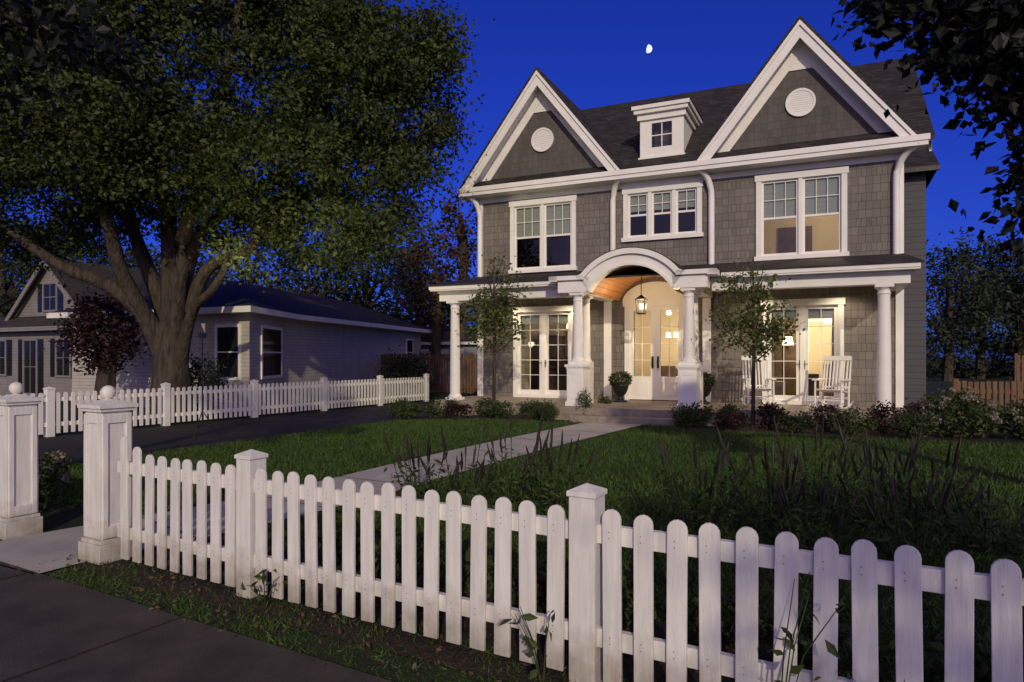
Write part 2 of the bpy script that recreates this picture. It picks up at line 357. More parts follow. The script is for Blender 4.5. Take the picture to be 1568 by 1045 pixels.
for u,dx in ((3.78,.28),(6.3,-.28),(10.3,.42),(-.16,-.3)):
    pts=[(u+dx,1.36,6.22)]+[(u+dx*(1-math.sin(t)),1.36+.36*math.sin(t)**1,6.18-.62*(1-math.cos(t))) for t in np.linspace(.15,math.pi/2,7)]+[(u,1.72,4.6),(u,1.72,3.86)]
    spout.tube(pts,[.075]*len(pts),10)
spout.obj('downspouts',M_white,H,smooth=True)
# dormer
du0,du1,dv=4.45,5.58,1.95
trim.box(du0,du0+.3,dv,dv+.06,6.78,7.75); trim.box(du1-.3,du1,dv,dv+.06,6.78,7.75); trim.box(du0+.3,du1-.3,dv+.003,dv+.057,6.78,7.03); trim.box(du0+.3,du1-.3,dv+.003,dv+.057,7.66,7.75)
trim.box(du0-.04,du1+.04,dv-.04,dv+.06,6.72,6.79)
trim.box(du0,du0+.04,dv+.06,4.2,6.8,7.75);trim.box(du1-.04,du1,dv+.06,4.2,6.8,7.75)
trim.box(du0-.06,du1+.06,dv-.07,4.0,7.75,7.9); trim.box(du0-.13,du1+.13,dv-.16,4.0,7.9,8.0); trim.box(du0-.18,du1+.18,dv-.21,4.0,8.0,8.1)
roof.add([(du0-.2,dv-.23,8.104),(du1+.2,dv-.23,8.104),(du1+.2,4.3,8.15),(du0-.2,4.3,8.15),(du0+.4,dv+.5,8.28),(du1-.4,dv+.5,8.28),(du1-.4,4.2,8.4),(du0+.4,4.2,8.4)],[(0,1,5,4),(1,2,6,5),(4,5,6,7),(3,0,4,7)])
glass.poly([(du0+.3,dv+.04,7.03),(du1-.3,dv+.04,7.03),(du1-.3,dv+.04,7.66),(du0+.3,dv+.04,7.66)])
mc=(du0+du1)/2; trim.box(mc-.012,mc+.012,dv+.02,dv+.037,7.03,7.66); trim.box(du0+.3,du1-.3,dv+.022,dv+.035,7.33,7.355)
dk=B(); dk.poly([(du0+.3,dv+.3,7.0),(du1-.3,dv+.3,7.0),(du1-.3,dv+.3,7.7),(du0+.3,dv+.3,7.7)]); dk.obj('dormer_dark_room',M_dark,H)
# ---- porch
stone=B(); stone.box(-.45,10.45,-.32,1.797,-.3,.46); stone.box(3.0,6.8,-1.15,-.323,-.3,.455); stone.box(3.75,6.05,-1.5,-1.153,-.3,.3)
stone.obj('porch_floor',M_stone,H,bevel=.015)
for a,c in ((-.38,3.2),(6.6,10.4)):
    trim.box(a,c,-.17,.17,3.05,3.33)
    trim.box(a-.02,c+.02 if c>7 else c,-.22,-.172,3.25,3.33)
trim.box(-.38,-.06,.17,1.75,3.052,3.33); trim.box(10.1,10.4,.17,1.75,3.052,3.33)
for a,c in ((-.55,2.97),(6.83,10.55)):
    trim.box(a,c,-.42,-.32,3.335,3.45); trim.box(a+.02,c,-.40,-.17,3.3,3.34)
trim.box(-.56,-.47,-.32,1.79,3.33,3.45); trim.box(10.47,10.56,-.32,1.79,3.33,3.45)
ceil=B(); ceil.box(-.45,3.9,-.16,1.79,3.27,3.29); ceil.box(5.9,10.45,-.16,1.79,3.27,3.29); ceil.obj('porch_ceiling',M_white,H)
roof.add([(-.6,-.45,3.45),(10.6,-.45,3.45),(10.44,1.79,3.9),(-.25,1.79,3.9),(-.6,1.79,3.47),(10.6,1.79,3.47)],[(0,1,2,3),(0,3,4),(1,5,2)])
roof.box(-.6,10.6,-.45,-.35,3.42,3.449)
cols=B()
def column(u,v,z0,z1,r=.13):
    cols.box(u-r*1.35,u+r*1.35,v-r*1.35,v+r*1.35,z0,z0+.07)
    h=z1-z0
    prof=[(r*1.3,z0+.07),(r*1.3,z0+.1),(r*1.12,z0+.13),(r,z0+.16)]+[(r*(1-.17*(t**1.6)),z0+.16+(h-.36)*t) for t in np.linspace(.05,1,8)]
    zt=z1-.2; prof+=[(r*.95,zt+.01),(r*.95,zt+.03),(r*.84,zt+.04),(r*.84,zt+.09),(r*1.0,zt+.11),(r*1.15,zt+.14)]
    cols.lathe(prof,u,v,36)
    cols.box(u-r*1.25,u+r*1.25,v-r*1.25,v+r*1.25,z1-.06,z1)
column(0,0,.46,3.05,.135); column(9.95,0,.46,3.05,.135)
for u in (3.63,6.18):
    z=.455
    cols.box(u-.23,u+.23,-.83,-.37,z,z+.1); cols.box(u-.2,u+.2,-.8,-.4,z+.1,z+.86)
    cols.box(u-.215,u+.215,-.815,-.385,z+.86,z+.9); cols.box(u-.24,u+.24,-.84,-.36,z+.9,z+.96)
    for sg in (-1,1):
        cols.box(u+sg*.15-.04,u+sg*.15+.04,-.812,-.8,z+.14,z+.82)
    cols.box(u-.11,u+.11,-.812,-.8,z+.14,z+.22); cols.box(u-.11,u+.11,-.812,-.8,z+.74,z+.82)
    column(u,-.6,z+.96,3.08,.125)
    cols.box(u-.1,u+.1,W-.07,W-.003,.46,3.05)
    cols.box(u-.18 if u<5 else u-.14,u+.14 if u<5 else u+.18,-.18,.14,.46,1.4)
    column(u,-.02,1.4,3.05,.11)
o=cols.obj('porch_columns',M_white,H)
# portico arch
uc=4.9; Ri=1.095; cz=2.555; a0=math.acos(.95/Ri)
arc=[math.pi-a0-(math.pi-2*a0)*t for t in np.linspace(0,1,25)]
def arcp(r): return [(uc+r*math.cos(a),cz+r*math.sin(a)) for a in arc]
inn=arcp(Ri); outr=[(x,max(z,3.42)) for (x,z) in arcp(Ri+.30)]
trim.strip_y(outr,inn,-.78,-.45)
out2=[(x,max(z,3.46)) for x,z in arcp(Ri+.36)]; in2=[(x,max(z,3.36)) for x,z in arcp(Ri+.24)]
trim.strip_y(out2,in2,-.86,-.783)
trim.strip_y(arcp(Ri+.05),arcp(Ri-.01),-.82,-.782)
for sg in (-1,1):
    xa=uc+sg*.95; xb=uc+sg*1.7
    trim.box(min(xa,xb),max(xa,xb),-.78,-.45,3.08,3.42)
    xo=uc+sg*1.9; xi=uc+sg*1.05
    trim.box(min(xi,xo),max(xi,xo),-.86,-.783,3.36,3.46)
    trim.box(min(uc+sg*1.7,xo),max(uc+sg*1.7,xo),-.86,-.3,3.34,3.462)
    trim.box(min(uc+sg*1.12,uc+sg*1.42),max(uc+sg*1.12,uc+sg*1.42),-.45,1.75,3.06,3.3)
vault=B(); ia=arcp(Ri)
ia=[(uc-.95,3.05)]+ia+[(uc+.95,3.05)]
vault.add([(x,-.45,z) for x,z in ia]+[(x,1.79,z) for x,z in ia],[(i,i+1,i+1+len(ia),i+len(ia)) for i in range(len(ia)-1)])
vault.obj('cedar_vault',M_wood,H,smooth=True)
oa=[(x,max(z,3.47)) for x,z in arcp(Ri+.375)]; oa=[(uc-1.92,3.465)]+oa+[(uc+1.92,3.465)]
roof.add([(x,-.87,z) for x,z in oa]+[(x,1.79,z+.0) for x,z in oa],[(i,i+1,i+1+len(oa),i+len(oa)) for i in range(len(oa)-1)])
ds=B()
ds.box(4.09,4.2,W-.06,W+.1,.46,2.95); ds.box(5.58,5.69,W-.06,W+.1,.46,2.95); ds.box(4.05,5.73,W-.08,W+.1,2.9,3.02)
aw=[math.pi*t for t in np.linspace(0,1,21)]
ds.strip_y([(4.89+.86*math.cos(t),3.0+.52*math.sin(t)) for t in aw],[(4.89+.72*math.cos(t),3.0+.40*math.sin(t)) for t in aw],W-.06,W-.003)
ds.prism_y([(4.89+.74*math.cos(t),3.0+.42*math.sin(t)) for t in aw],W-.03,W-.002)
for a in (4.2,4.905):
    c=a+.675
    ds.box(a,a+.11,W,W+.05,.48,2.9); ds.box(c-.11,c,W,W+.05,.48,2.9)
    ds.box(a+.11,c-.11,W,W+.05,.48,1.08); ds.box(a+.11,c-.11,W,W+.05,2.78,2.9)
    ds.box(a+.17,c-.17,W-.012,W,.6,.96)
    glass.poly([(a+.11,W+.03,1.08),(c-.11,W+.03,1.08),(c-.11,W+.03,2.78),(a+.11,W+.03,2.78)])
    ds.box((a+c)/2-.008,(a+c)/2+.008,W+.01,W+.028,1.08,2.78)
    for k in (1,2,3): zz=1.08+1.7*k/4; ds.box(a+.11,c-.11,W+.012,W+.026,zz-.008,zz+.008)
ds.box(4.875,4.905,W-.01,W+.04,.48,2.9)
ds.obj('entry_door',M_white,H)
hd=B()
for x in (4.82,4.96): hd.box(x-.022,x+.022,W-.05,W-.001,1.3,1.6); hd.tube([(x,W-.03,1.32),(x,W-.09,1.38),(x,W-.09,1.52),(x,W-.03,1.57)],[.014]*4,6)
for x in (1.735,1.825,8.32,8.41): hd.box(x-.015,x+.015,W-.02,W+.012,1.3,1.5); hd.tube([(x,W-.0,1.42),(x,W-.06,1.42),(x+.08*(1 if x in(1.825,8.41) else -1),W-.06,1.42)],[.009]*3,5)
lx,ly,lz=4.9,.3,2.85
hd.tube([(lx,ly,3.62),(lx,ly,lz+.22)],[.01,.01],6); hd.pyramid(lx,ly,.13,lz+.1,lz+.22)
for sx in (-1,1):
    for sy in (-1,1): hd.tube([(lx+sx*.11,ly+sy*.11,lz+.1),(lx+sx*.085,ly+sy*.085,lz-.22)],[.01,.01],5)
hd.box(lx-.09,lx+.09,ly-.09,ly+.09,lz-.25,lz-.22); hd.obj('lantern_and_handles',M_black,H)
lb=B()
for k in range(3): a=k*2.1; lb.tube([(lx+.035*math.cos(a),ly+.035*math.sin(a),lz-.12),(lx+.035*math.cos(a),ly+.035*math.sin(a),lz+.0)],[.014,.008],8)
lb.obj('lantern_bulbs',M_bulb,H)
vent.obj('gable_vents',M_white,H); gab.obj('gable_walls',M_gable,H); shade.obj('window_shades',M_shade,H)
wall.obj('walls',M_shingle,H); trim.obj('trim',M_white,H); glass.obj('window_glass',M_glass,H); roof.obj('roof',M_roof,H)
# interiors
rw=B();rf=B();rd=B();fu=B();wf=B();so_=B()
def room(u0,u1,v0,v1,z0,z1,bb):
    bb.poly([(u0,v1,z0),(u1,v1,z0),(u1,v1,z1),(u0,v1,z1)]); bb.poly([(u0,v0,z0),(u0,v1,z0),(u0,v1,z1),(u0,v0,z1)]); bb.poly([(u1,v0,z0),(u1,v1,z0),(u1,v1,z1),(u1,v0,z1)]); bb.poly([(u0,v0,z1),(u1,v0,z1),(u1,v1,z1),(u0,v1,z1)])
for u0,u1 in ((-.2,3.3),(3.35,6.4),(6.45,10.4)):
    room(u0,u1,1.95,6.2,.47,3.1,rw); rf.poly([(u0,1.95,.475),(u1,1.95,.475),(u1,6.2,.475),(u0,6.2,.475)])
room(6.9,10.4,1.96,5.5,3.5,5.96,rw)
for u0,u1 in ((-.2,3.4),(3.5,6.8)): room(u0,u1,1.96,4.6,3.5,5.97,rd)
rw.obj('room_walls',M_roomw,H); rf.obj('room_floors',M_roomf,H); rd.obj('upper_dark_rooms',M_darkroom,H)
fu.box(6.8,7.7,5.3,6.1,.48,2.4); fu.box(.1,.8,5.4,6.1,.48,2.3); fu.box(4.1,4.6,5.4,6.1,.48,1.3); fu.box(5.3,6.2,6.1,6.19,.48,2.6)
fu.box(7.6,8.5,5.42,5.48,4.0,5.3); fu.box(9.0,9.9,6.12,6.18,1.5,2.3); fu.box(1.0,2.8,3.4,4.2,.48,1.3); fu.box(8.2,8.7,3.4,3.9,.48,1.15)
for x in (1.3,1.9,2.5): fu.box(x,x+.06,3.2,3.26,.48,1.6); fu.box(x,x+.35,3.2,3.24,1.25,1.6)
fu.box(-.1,1.2,4.0,4.5,3.5,5.0); fu.box(2.0,2.9,4.5,4.58,4.5,5.3)
fu.box(7.75,8.15,5.6,6.18,.48,2.7); fu.box(1.05,1.85,6.1,6.19,.48,2.6)
fu.obj('interior_furniture',M_dark,H)
so_.box(8.8,10.3,3.4,4.2,.48,.95); so_.box(8.8,10.3,4.0,4.25,.9,1.4); so_.box(7.1,7.9,2.9,3.6,.48,.95); so_.box(7.1,7.3,2.9,3.6,.9,1.35); so_.obj('sofa_and_armchair',M_sofa,H)
wf.box(5.2,5.3,6.08,6.19,.48,2.7); wf.box(8.3,8.4,6.08,6.19,.48,2.7); wf.box(10.0,10.1,6.08,6.19,.48,2.7); wf.box(8.3,10.1,6.07,6.19,2.6,2.75)
wf.box(9.05,9.85,6.11,6.118,1.58,2.22); wf.box(.9,1.0,6.08,6.19,.48,2.7); wf.box(1.9,2.0,6.08,6.19,.48,2.7); wf.box(.9,2.0,6.07,6.19,2.6,2.72)
wf.obj('interior_trim',M_white,H)
cu=B()
for u0,u1 in ((.99,1.12),(2.46,2.58),(7.6,7.74),(9.0,9.13),(4.2,4.3),(5.5,5.58)):
    n=9; xs=np.linspace(u0,u1,n); ys=[1.99+.02*(k%2) for k in range(n)]
    cu.add([(x,y,.5) for x,y in zip(xs,ys)]+[(x,y,2.85) for x,y in zip(xs,ys)],[(k,k+1,k+1+n,k+n) for k in range(n-1)])
cu.obj('curtains',M_shade,H)
ch=B()
for k in range(5):
    a=k*1.257; x,y=4.85+.2*math.cos(a),4.3+.2*math.sin(a); ch.lathe([(.05,2.15),(.035,2.3)],x,y,8)
ch.lathe([(.14,2.5),(.09,2.72)],8.95,5.0,12); ch.lathe([(.14,1.9),(.1,2.12)],7.95,3.8,12); ch.lathe([(.2,5.6),(.25,5.75),(.05,5.8)],8.85,3.8,14); ch.lathe([(.12,1.7),(.08,1.9)],2.5,5.3,12); ch.lathe([(.1,2.5),(.08,2.65)],1.4,4.9,12)
ch.obj('interior_lamps',M_bulbs,H)
def plight(name,u,v,z,p,col=(1,.77,.46),r=.06,typ='POINT',spot=120):
    L=bpy.data.lights.new(name,typ); L.energy=p; L.color=col; L.shadow_soft_size=r
    if typ=='SPOT': L.spot_size=R(spot); L.spot_blend=.6
    o=bpy.data.objects.new(name,L); o.location=(u,v,z); o.parent=H; sc.collection.objects.link(o); return o
plight('lamp_entry',4.9,4.3,2.0,170); plight('lamp_living',8.6,4.6,2.35,200); plight('lamp_left',2.2,5.0,2.2,42); plight('lamp_bedroom',9.0,3.7,5.4,60); plight('fill_upper_left',2.6,3.6,4.6,9)  # small fill light added in the upper left room, no fixture there
plight('lantern_light',lx,ly,lz-.05,62,(1,.76,.46),.07)
cn=B()
for u in (1.0,2.6,7.4,9.2):
    cn.lathe([(.06,3.262),(.06,3.268)],u,1.2,14)
    plight('porch_downlight',u,1.2,3.24,56,(1,.82,.58),.04,'SPOT',140)
cn.obj('porch_downlight_lenses',M_bulbs,H)

# ------------------------------------------------------------------ rocking chairs, planters
def rocking_chair(u,v,rot):
    e=empty('rocking_chair',hw(u,v,.46),TH+rot); b=B()
    for sx in (-.27,.27):
        b.tube([(sx,.42*t,.035+.09*t*t) for t in np.linspace(-1,1.15,9)],[.02]*9,6)
        b.tube([(sx,-.24,.05),(sx,-.22,.62)],[.024,.02],8); b.tube([(sx,.2,.05),(sx,.22,.42),(sx,.36,1.1)],[.024,.024,.016],8)
        b.box(sx-.045,sx+.045,-.3,.26,.62,.645); b.tube([(sx,-.23,.25),(sx,.2,.25)],[.012]*2,6)
    b.tube([(-.27,-.23,.2),(.27,-.23,.2)],[.014]*2,6); b.tube([(-.27,.2,.22),(.27,.2,.22)],[.014]*2,6)
    for k in range(8): y=-.25+k*.06; b.box(-.28,.28,y,y+.045,.40-.01*k+.02,.42-.01*k+.02)
    for k in range(7):
        x=-.21+k*.07; b.tube([(x,.2,.42),(x,.26,.7),(x,.345,1.05)],[.017,.02,.017],6)
    b.M=Matrix.Translation((0,.345,1.05))@Matrix.Rotation(R(-14),4,'X'); b.box(-.3,.3,-.018,.018,0,.1); b.M=None
    b.tube([(-.27,.22,.47),(.27,.22,.47)],[.018]*2,6)
    b.obj('chair_frame',M_white,e,smooth=False)
rocking_chair(7.5,.6,R(18)); rocking_chair(9.0,.6,R(-20))
def planter(u,v):
    e=empty('urn_planter',hw(u,v,.46),TH); b=B()
    b.box(-.14,.14,-.14,.14,0,.05); b.lathe([(.1,.05),(.06,.12),(.06,.16),(.13,.2),(.19,.32),(.2,.4),(.23,.44),(.21,.44)],0,0,20); b.obj('urn',M_black,e,smooth=True)
    leafcloud('potted_foliage',ball(1500,.5)*np.array([.27,.27,.2])+np.array([0,0,.56]),.06,M_shrub,e)
    leafcloud('potted_flowers',ball(160,.95)*np.array([.29,.29,.2])+np.array([0,0,.58]),.05,M_flower,e)
planter(4.22,.9); planter(6.2,1.1)

# ------------------------------------------------------------------ picket fences
F2=R(-30)
def picket(b,s,h,w,t=.02,z0=.04,dy=0):
    pts=[(s-w/2,z0),(s+w/2,z0),(s+w/2,h-w*.5)]+[(s+w/2*math.cos(a),h-w*.5+w*.5*math.sin(a)) for a in np.linspace(.35,math.pi-.35,7)]+[(s-w/2,h-w*.5)]
    b.prism_y(pts,-t/2+dy,t/2+dy)
def post(b,s,h,w=.13):
    b.box(s-w/2,s+w/2,-w/2,w/2,-.1,h-.06); b.box(s-w*.57,s+w*.57,-w*.57,w*.57,h-.06,h-.035); b.pyramid(s,0,w*.57,h-.035,h)
e=empty('picket_fence',(P1[0],P1[1],0),F2)
b=B(); nails=B()
for k in range(-1,4):
    s0=k*2.44
    if k>=0: post(b,s0,.98,.135)
    for i in range(1,16):
        s=s0+i*2.44/16
        if s<-1.5: continue
        h=.87+random.uniform(-.007,.007)
        if s<-1.05: h=.87+(-1.05-s)**1.3*.5
        b.M=Matrix.Translation((s,-.045,0))@Matrix.Rotation(random.uniform(-.014,.014),4,'Y')@Matrix.Rotation(random.uniform(-.04,.04),4,'Z')
        picket(b,0,h,.092,z0=.05); nails.M=b.M; b.M=None
        for z in (.235,.265,.735,.765): nails.box(-.012,-.008,-.0125,-.0095,z,z+.004)
    a=s0 if k>=0 else -1.5
    for z in (.2,.70): b.box(a+(.066 if k>=0 else 0),s0+2.44-.066,-.033,.008,z,z+.09)
b.obj('pickets_and_posts',M_fence,e,bevel=.003); nails.obj('nail_heads',M_brown,e)
e2=empty('picket_fence',(*sdw(-3.6,0),0),F2); b=B()
for k in range(0,24):
    picket(b,-k*.1525,.87,.088,dy=-.045)
for z in (.2,.70): b.box(-3.6,0,-.033,.008,z,z+.09)
post(b,-1.9,.98); post(b,-3.7,.98); b.obj('pickets_and_posts',M_fence,e2)
def pier(s,name='gate_pier'):
    x,y=sdw(s,0); e=empty(name,(x,y,0),F2); b=B(); w=.115
    b.box(-w-.035,w+.035,-w-.035,w+.035,-.1,.15); b.box(-w-.02,w+.02,-w-.02,w+.02,.15,.18)
    b.box(-w,w,-w,w,.18,1.17)
    for rot in range(4):
        b.M=Matrix.Rotation(rot*math.pi/2,4,'Z')
        b.box(-w+.002,-w+.045,-w-.014,-w,.19,1.15); b.box(w-.045,w-.002,-w-.014,-w,.19,1.15); b.box(-w+.045,w-.045,-w-.014,-w,.19,.28); b.box(-w+.045,w-.045,-w-.014,-w,1.08,1.15)
    b.M=None
    b.box(-w-.025,w+.025,-w-.025,w+.025,1.17,1.195); b.box(-w-.04,w+.04,-w-.04,w+.04,1.195,1.225); b.pyramid(0,0,w+.02,1.225,1.27)
    b.obj('pier_body',M_fence,e,bevel=.004)
    b=B(); b.lathe([(.04,1.24),(.028,1.26)]+[(.055*math.cos(t)+.001,1.315+.055*math.sin(t)) for t in np.linspace(-1.3,1.55,12)],0,0,20); b.obj('ball_finial',M_fence,e,smooth=True)
pier(-1.68); pier(-3.13)
e=empty('picket_fence',(*sdw(-11,0),0),R(60)); b=B()
for k in range(0,8):
    s0=-.85+k*2.47; post(b,s0+.0,1.0,.14)
    if k<7:
        for i in range(1,17):
            picket(b,s0+i*2.44/17,.88,.075,dy=-.04,z0=.06)
        for z in (.2,.7): b.box(s0+.07,s0+2.4,-.028,.01,z,z+.08)
b.obj('pickets_and_posts',M_white,e)
def brownfence(p0,p1,h,name='wooden_fence',sp=.11):
    d=Vector((p1[0]-p0[0],p1[1]-p0[1],0)); L=d.length
    e=empty(name,(p0[0],p0[1],gz(*p0)),math.atan2(d.y,d.x)); b=B()
    for k in range(int(L/sp)):
        b.box(k*sp,k*sp+sp*.72,-.01,.01,.03,h+random.uniform(-.01,.01))
    for z in (.25,h-.25): b.box(0,L,.012,.05,z,z+.08)
    for k in range(int(L/2.4)+1): b.box(k*2.4-.05,k*2.4+.05,.0,.1,0,h+.05)
    b.obj('fence_boards',M_brown,e)
brownfence((9.5,14.6),(15,12.6),.92); brownfence((-6.2,31),(1.0,28),1.7,sp=.14); brownfence((17.0,23),(25,19.5),1.5,sp=.14)

# ------------------------------------------------------------------ trees
def px(x,y,D): return ((x-784)/1045*D, 1.6+(546-y)/1045*D)
def resample(pts,rad,k=4):
    P=[];Rr=[]
    V_=[Vector(p) for p in pts]
    for i in range(len(V_)-1):
        p0=V_[max(i-1,0)];p1=V_[i];p2=V_[i+1];p3=V_[min(i+2,len(V_)-1)]
        for t in np.linspace(0,1,k,endpoint=False):
            P.append(.5*((2*p1)+(p2-p0)*t+(2*p0-5*p1+4*p2-p3)*t*t+(3*p1-p0-3*p2+p3)*t**3)); Rr.append(rad[i]*(1-t)+rad[i+1]*t)
    P.append(V_[-1]); Rr.append(rad[-1]); return P,Rr
def make_tree(name,limbs,lobes,nclump,per,lsize,mat,crad=.55,bark=M_bark,twig=.03,droop=.3,hollow=.35,aspect=.6,keep=None,flat=.6,rs=1.0):
    e=empty(name,(0,0,0)); b=B(); nodes=[]
    for pts,rad in limbs:
        P,Rr=resample(pts,[r*rs for r in rad]); b.tube(P,Rr,10,.1)
        for p,r in zip(P[2:],Rr[2:]): nodes.append(tuple(p))
    wts=np.array([l[1][0]*l[1][1]*l[1][2] for l in lobes])**.75; wts/=wts.sum(); C=[]
    for (c,r),w in zip(lobes,wts):
        m=max(3,int(nclump*w)); d=ball(m,hollow); C.append(d*np.array(r)+np.array(c))
    C=np.concatenate(C)
    if keep is not None: C=np.array([c for c in C if keep(c)])
    # branches grow outwards: every clump hangs on the nearest limb or on a clump already reached
    nA=np.array(nodes); d0=np.min(np.linalg.norm(C[:,None,:]-nA[None,:,:],axis=2),axis=1)
    C=C[np.argsort(d0)]; buf=np.empty((len(nA)+2*len(C),3)); buf[:len(nA)]=nA; cnt=len(nA); L=[]
    for c in C:
        dd=np.linalg.norm(buf[:cnt]-c,axis=1); j=int(dd.argmin()); p=buf[j].copy(); dist=dd[j]
        mid=(p+c)/2+rng.normal(size=3)*.1*dist+np.array([0,0,.08*dist])
        w=twig*(1.0 if j<len(nA) else .55)
        b.tube([tuple(p),tuple(mid),tuple(c)],[w,w*.75,w*.4],4)
        buf[cnt]=mid; buf[cnt+1]=c; cnt+=2
        k=int(per*(.5+rng.random())); rr=crad*(.6+.8*rng.random())
        q=rng.normal(size=(k,3))*np.array([rr,rr,rr*flat])*.55; L.append(q+c)
    b.obj('trunk_and_limbs',bark,e,smooth=True)
    leafcloud('foliage',np.concatenate(L),lsize,mat,e,aspect=aspect,droop=droop)
    return e
D=17.5
def lim(pl,rad,dy):
    out=[]
    for i,(x,y) in enumerate(pl):
        X_,Z_=px(x,y,D); out.append((X_,D+dy*i/(len(pl)-1),Z_))
    return (out,rad)
limbs=[lim([(262,652),(262,600),(263,545),(262,495)],[1.0,.70,.56,.46],0),
 lim([(250,540),(228,480),(185,440),(130,415),(70,370),(15,330)],[.38,.30,.24,.19,.13,.06],-1.5),
 lim([(255,540),(240,470),(200,390),(165,320),(120,240),(70,170)],[.36,.30,.25,.22,.15,.06],1.5),
 lim([(262,530),(258,430),(252,330),(240,220),(225,90),(215,-40)],[.40,.32,.26,.2,.13,.06],.5),
 lim([(268,530),(285,430),(315,320),(360,215),(400,90),(420,-30)],[.36,.30,.24,.19,.12,.05],-2),
 lim([(272,540),(300,455),(328,408),(385,385),(440,330),(520,280),(610,240)],[.34,.25,.2,.17,.13,.09,.04],-.5),
 lim([(275,560),(310,480),(350,455),(385,425),(400,400)],[.26,.18,.13,.1,.05],-2.2),
 lim([(262,530),(275,400),(300,330),(400,250),(500,170),(600,110)],[.34,.28,.23,.17,.1,.05],2.2),
 lim([(255,530),(215,430),(210,330),(180,200),(150,60)],[.28,.24,.2,.14,.06],-3)]
def lobe(x,y,rx,rz,ry,dy=0):
    a,c=px(x,y,D); return ((a,D+dy,c),(rx,ry,rz))
def keepfn(c):
    x=784+1045*c[0]/c[1]; y=546-1045*(c[2]-1.6)/c[1]
    if 130<x<330 and y>350 and c[1]<D+1.5: return False
    if x>345 and y>430: return False
    if y>455: return False
    return True
lobes=[lobe(300,120,5.6,4.2,4.6),lobe(560,150,2.3,2.2,2.4),lobe(620,110,1.5,1.2,1.2,-1),lobe(590,280,1.1,1.1,1.2),lobe(480,350,2.0,.9,1.8),lobe(60,260,2.6,2.4,3),lobe(300,-80,4.6,2.6,4),lobe(380,270,2.8,1.3,2.5,-1.5),lobe(60,60,3,3,3),lobe(560,375,1.0,.55,1.0,-1.5),lobe(640,300,.8,.9,.8,-.5),lobe(410,415,.6,.5,.6,-2),lobe(690,95,.5,.7,.5,-1),lobe(660,200,.6,.6,.6,-.5),lobe(260,260,2.6,1.0,1.2,-2.8)]
make_tree('maple_tree',limbs,lobes,1550,165,.118,M_leafT,crad=.54,keep=keepfn,droop=.5,hollow=.45,rs=.72)
def young(x,y,h,cr,cz0,name='young_tree',seed=0):
    z=gz(x,y); limbs=[([(x,y,z),(x+.02,y,z+h*.45),(x,y,z+h*.97)],[.045,.035,.01])]
    for k in range(9):
        a=k*2.4; zz=z+h*(.38+.05*k); r=cr*(1-.06*k)
        limbs.append(([(x,y,zz),(x+r*.5*math.cos(a),y+r*.5*math.sin(a),zz+.3),(x+r*.75*math.cos(a),y+r*.75*math.sin(a),zz+.65)],[.018,.012,.005]))
    hc=(h-cz0)/2
    lob=[((x,y,z+cz0+hc),(cr*.85,cr*.85,hc)),((x-.05,y,z+cz0+hc*.7),(cr,cr,hc*.55))]
    make_tree(name,limbs,lob,95,28,.085,M_leafY,crad=.24,twig=.007,droop=.4,hollow=.2,aspect=.6)
young(-.44,16.5,3.95,.74,1.45); young(4.85,13.75,3.45,.72,1.35)
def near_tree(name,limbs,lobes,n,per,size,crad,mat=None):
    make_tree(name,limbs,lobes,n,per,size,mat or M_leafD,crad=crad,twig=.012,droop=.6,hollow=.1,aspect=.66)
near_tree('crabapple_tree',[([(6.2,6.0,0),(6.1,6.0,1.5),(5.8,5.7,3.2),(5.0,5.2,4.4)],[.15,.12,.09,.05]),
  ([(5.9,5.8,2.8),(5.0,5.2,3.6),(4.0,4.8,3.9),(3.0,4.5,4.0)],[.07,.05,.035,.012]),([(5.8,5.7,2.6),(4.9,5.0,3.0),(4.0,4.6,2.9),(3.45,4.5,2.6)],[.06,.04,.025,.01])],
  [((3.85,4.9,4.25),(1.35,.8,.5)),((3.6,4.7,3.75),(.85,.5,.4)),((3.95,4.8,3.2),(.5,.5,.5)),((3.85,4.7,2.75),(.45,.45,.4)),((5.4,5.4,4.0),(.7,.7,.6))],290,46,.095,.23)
near_tree('added_shade_tree',[([(-6.5,2.0,0),(-6.4,2.1,2.2),(-6.0,2.5,4.0),(-5.5,3,6)],[.22,.18,.14,.08]),([(-6.3,2.2,2.8),(-5.2,3.2,3.7),(-4.0,4.2,3.9),(-3.1,4.6,3.8)],[.09,.06,.035,.012])],
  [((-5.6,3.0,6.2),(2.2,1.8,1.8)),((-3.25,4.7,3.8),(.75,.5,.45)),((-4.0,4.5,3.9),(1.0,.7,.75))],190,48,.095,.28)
# unseen tree added behind the viewpoint to shade the right end of the fence
near_tree('added_shade_tree',[([(3.6,-6.9,0),(3.6,-6.8,1.8),(3.5,-6.6,3.2),(3.4,-6.5,5)],[.2,.16,.13,.07])],
  [((3.5,-6.2,4.2),(2.5,1.6,1.35))],150,44,.13,.32,M_leafT)
def mass(name,lobes,n,size,mat,trunks=True):
    e=empty(name); C=[];b=B()
    wt=np.array([r[0]*r[2] for c,r in lobes]); wt/=wt.sum()
    for (c,r),w in zip(lobes,wt):
        m=max(8,int(n*w/50)); cl=ball(m,.4)*np.array(r)+np.array(c)
        for q in cl: C.append(q+rng.normal(size=(50,3))*.11*np.array([r[0]+1,r[1]+1,r[2]*.7+.6]))
        if trunks:
            b.tube([(c[0],c[1],0),(c[0]+.2,c[1],c[2]-r[2]*.3),(c[0],c[1],c[2]+r[2]*.4)],[.3,.22,.08],7)
            for q in cl[::4]: b.tube([(c[0],c[1],c[2]-r[2]*.5),tuple(q)],[.09,.02],4)
    leafcloud('foliage',np.concatenate(C),size,mat,e)
    if trunks: b.obj('trunks',M_bark,e)
def bl(x,y,D,rx,rz,ry=2.5): a,c=px(x,y,D); return ((a,D,c),(rx,ry,rz))
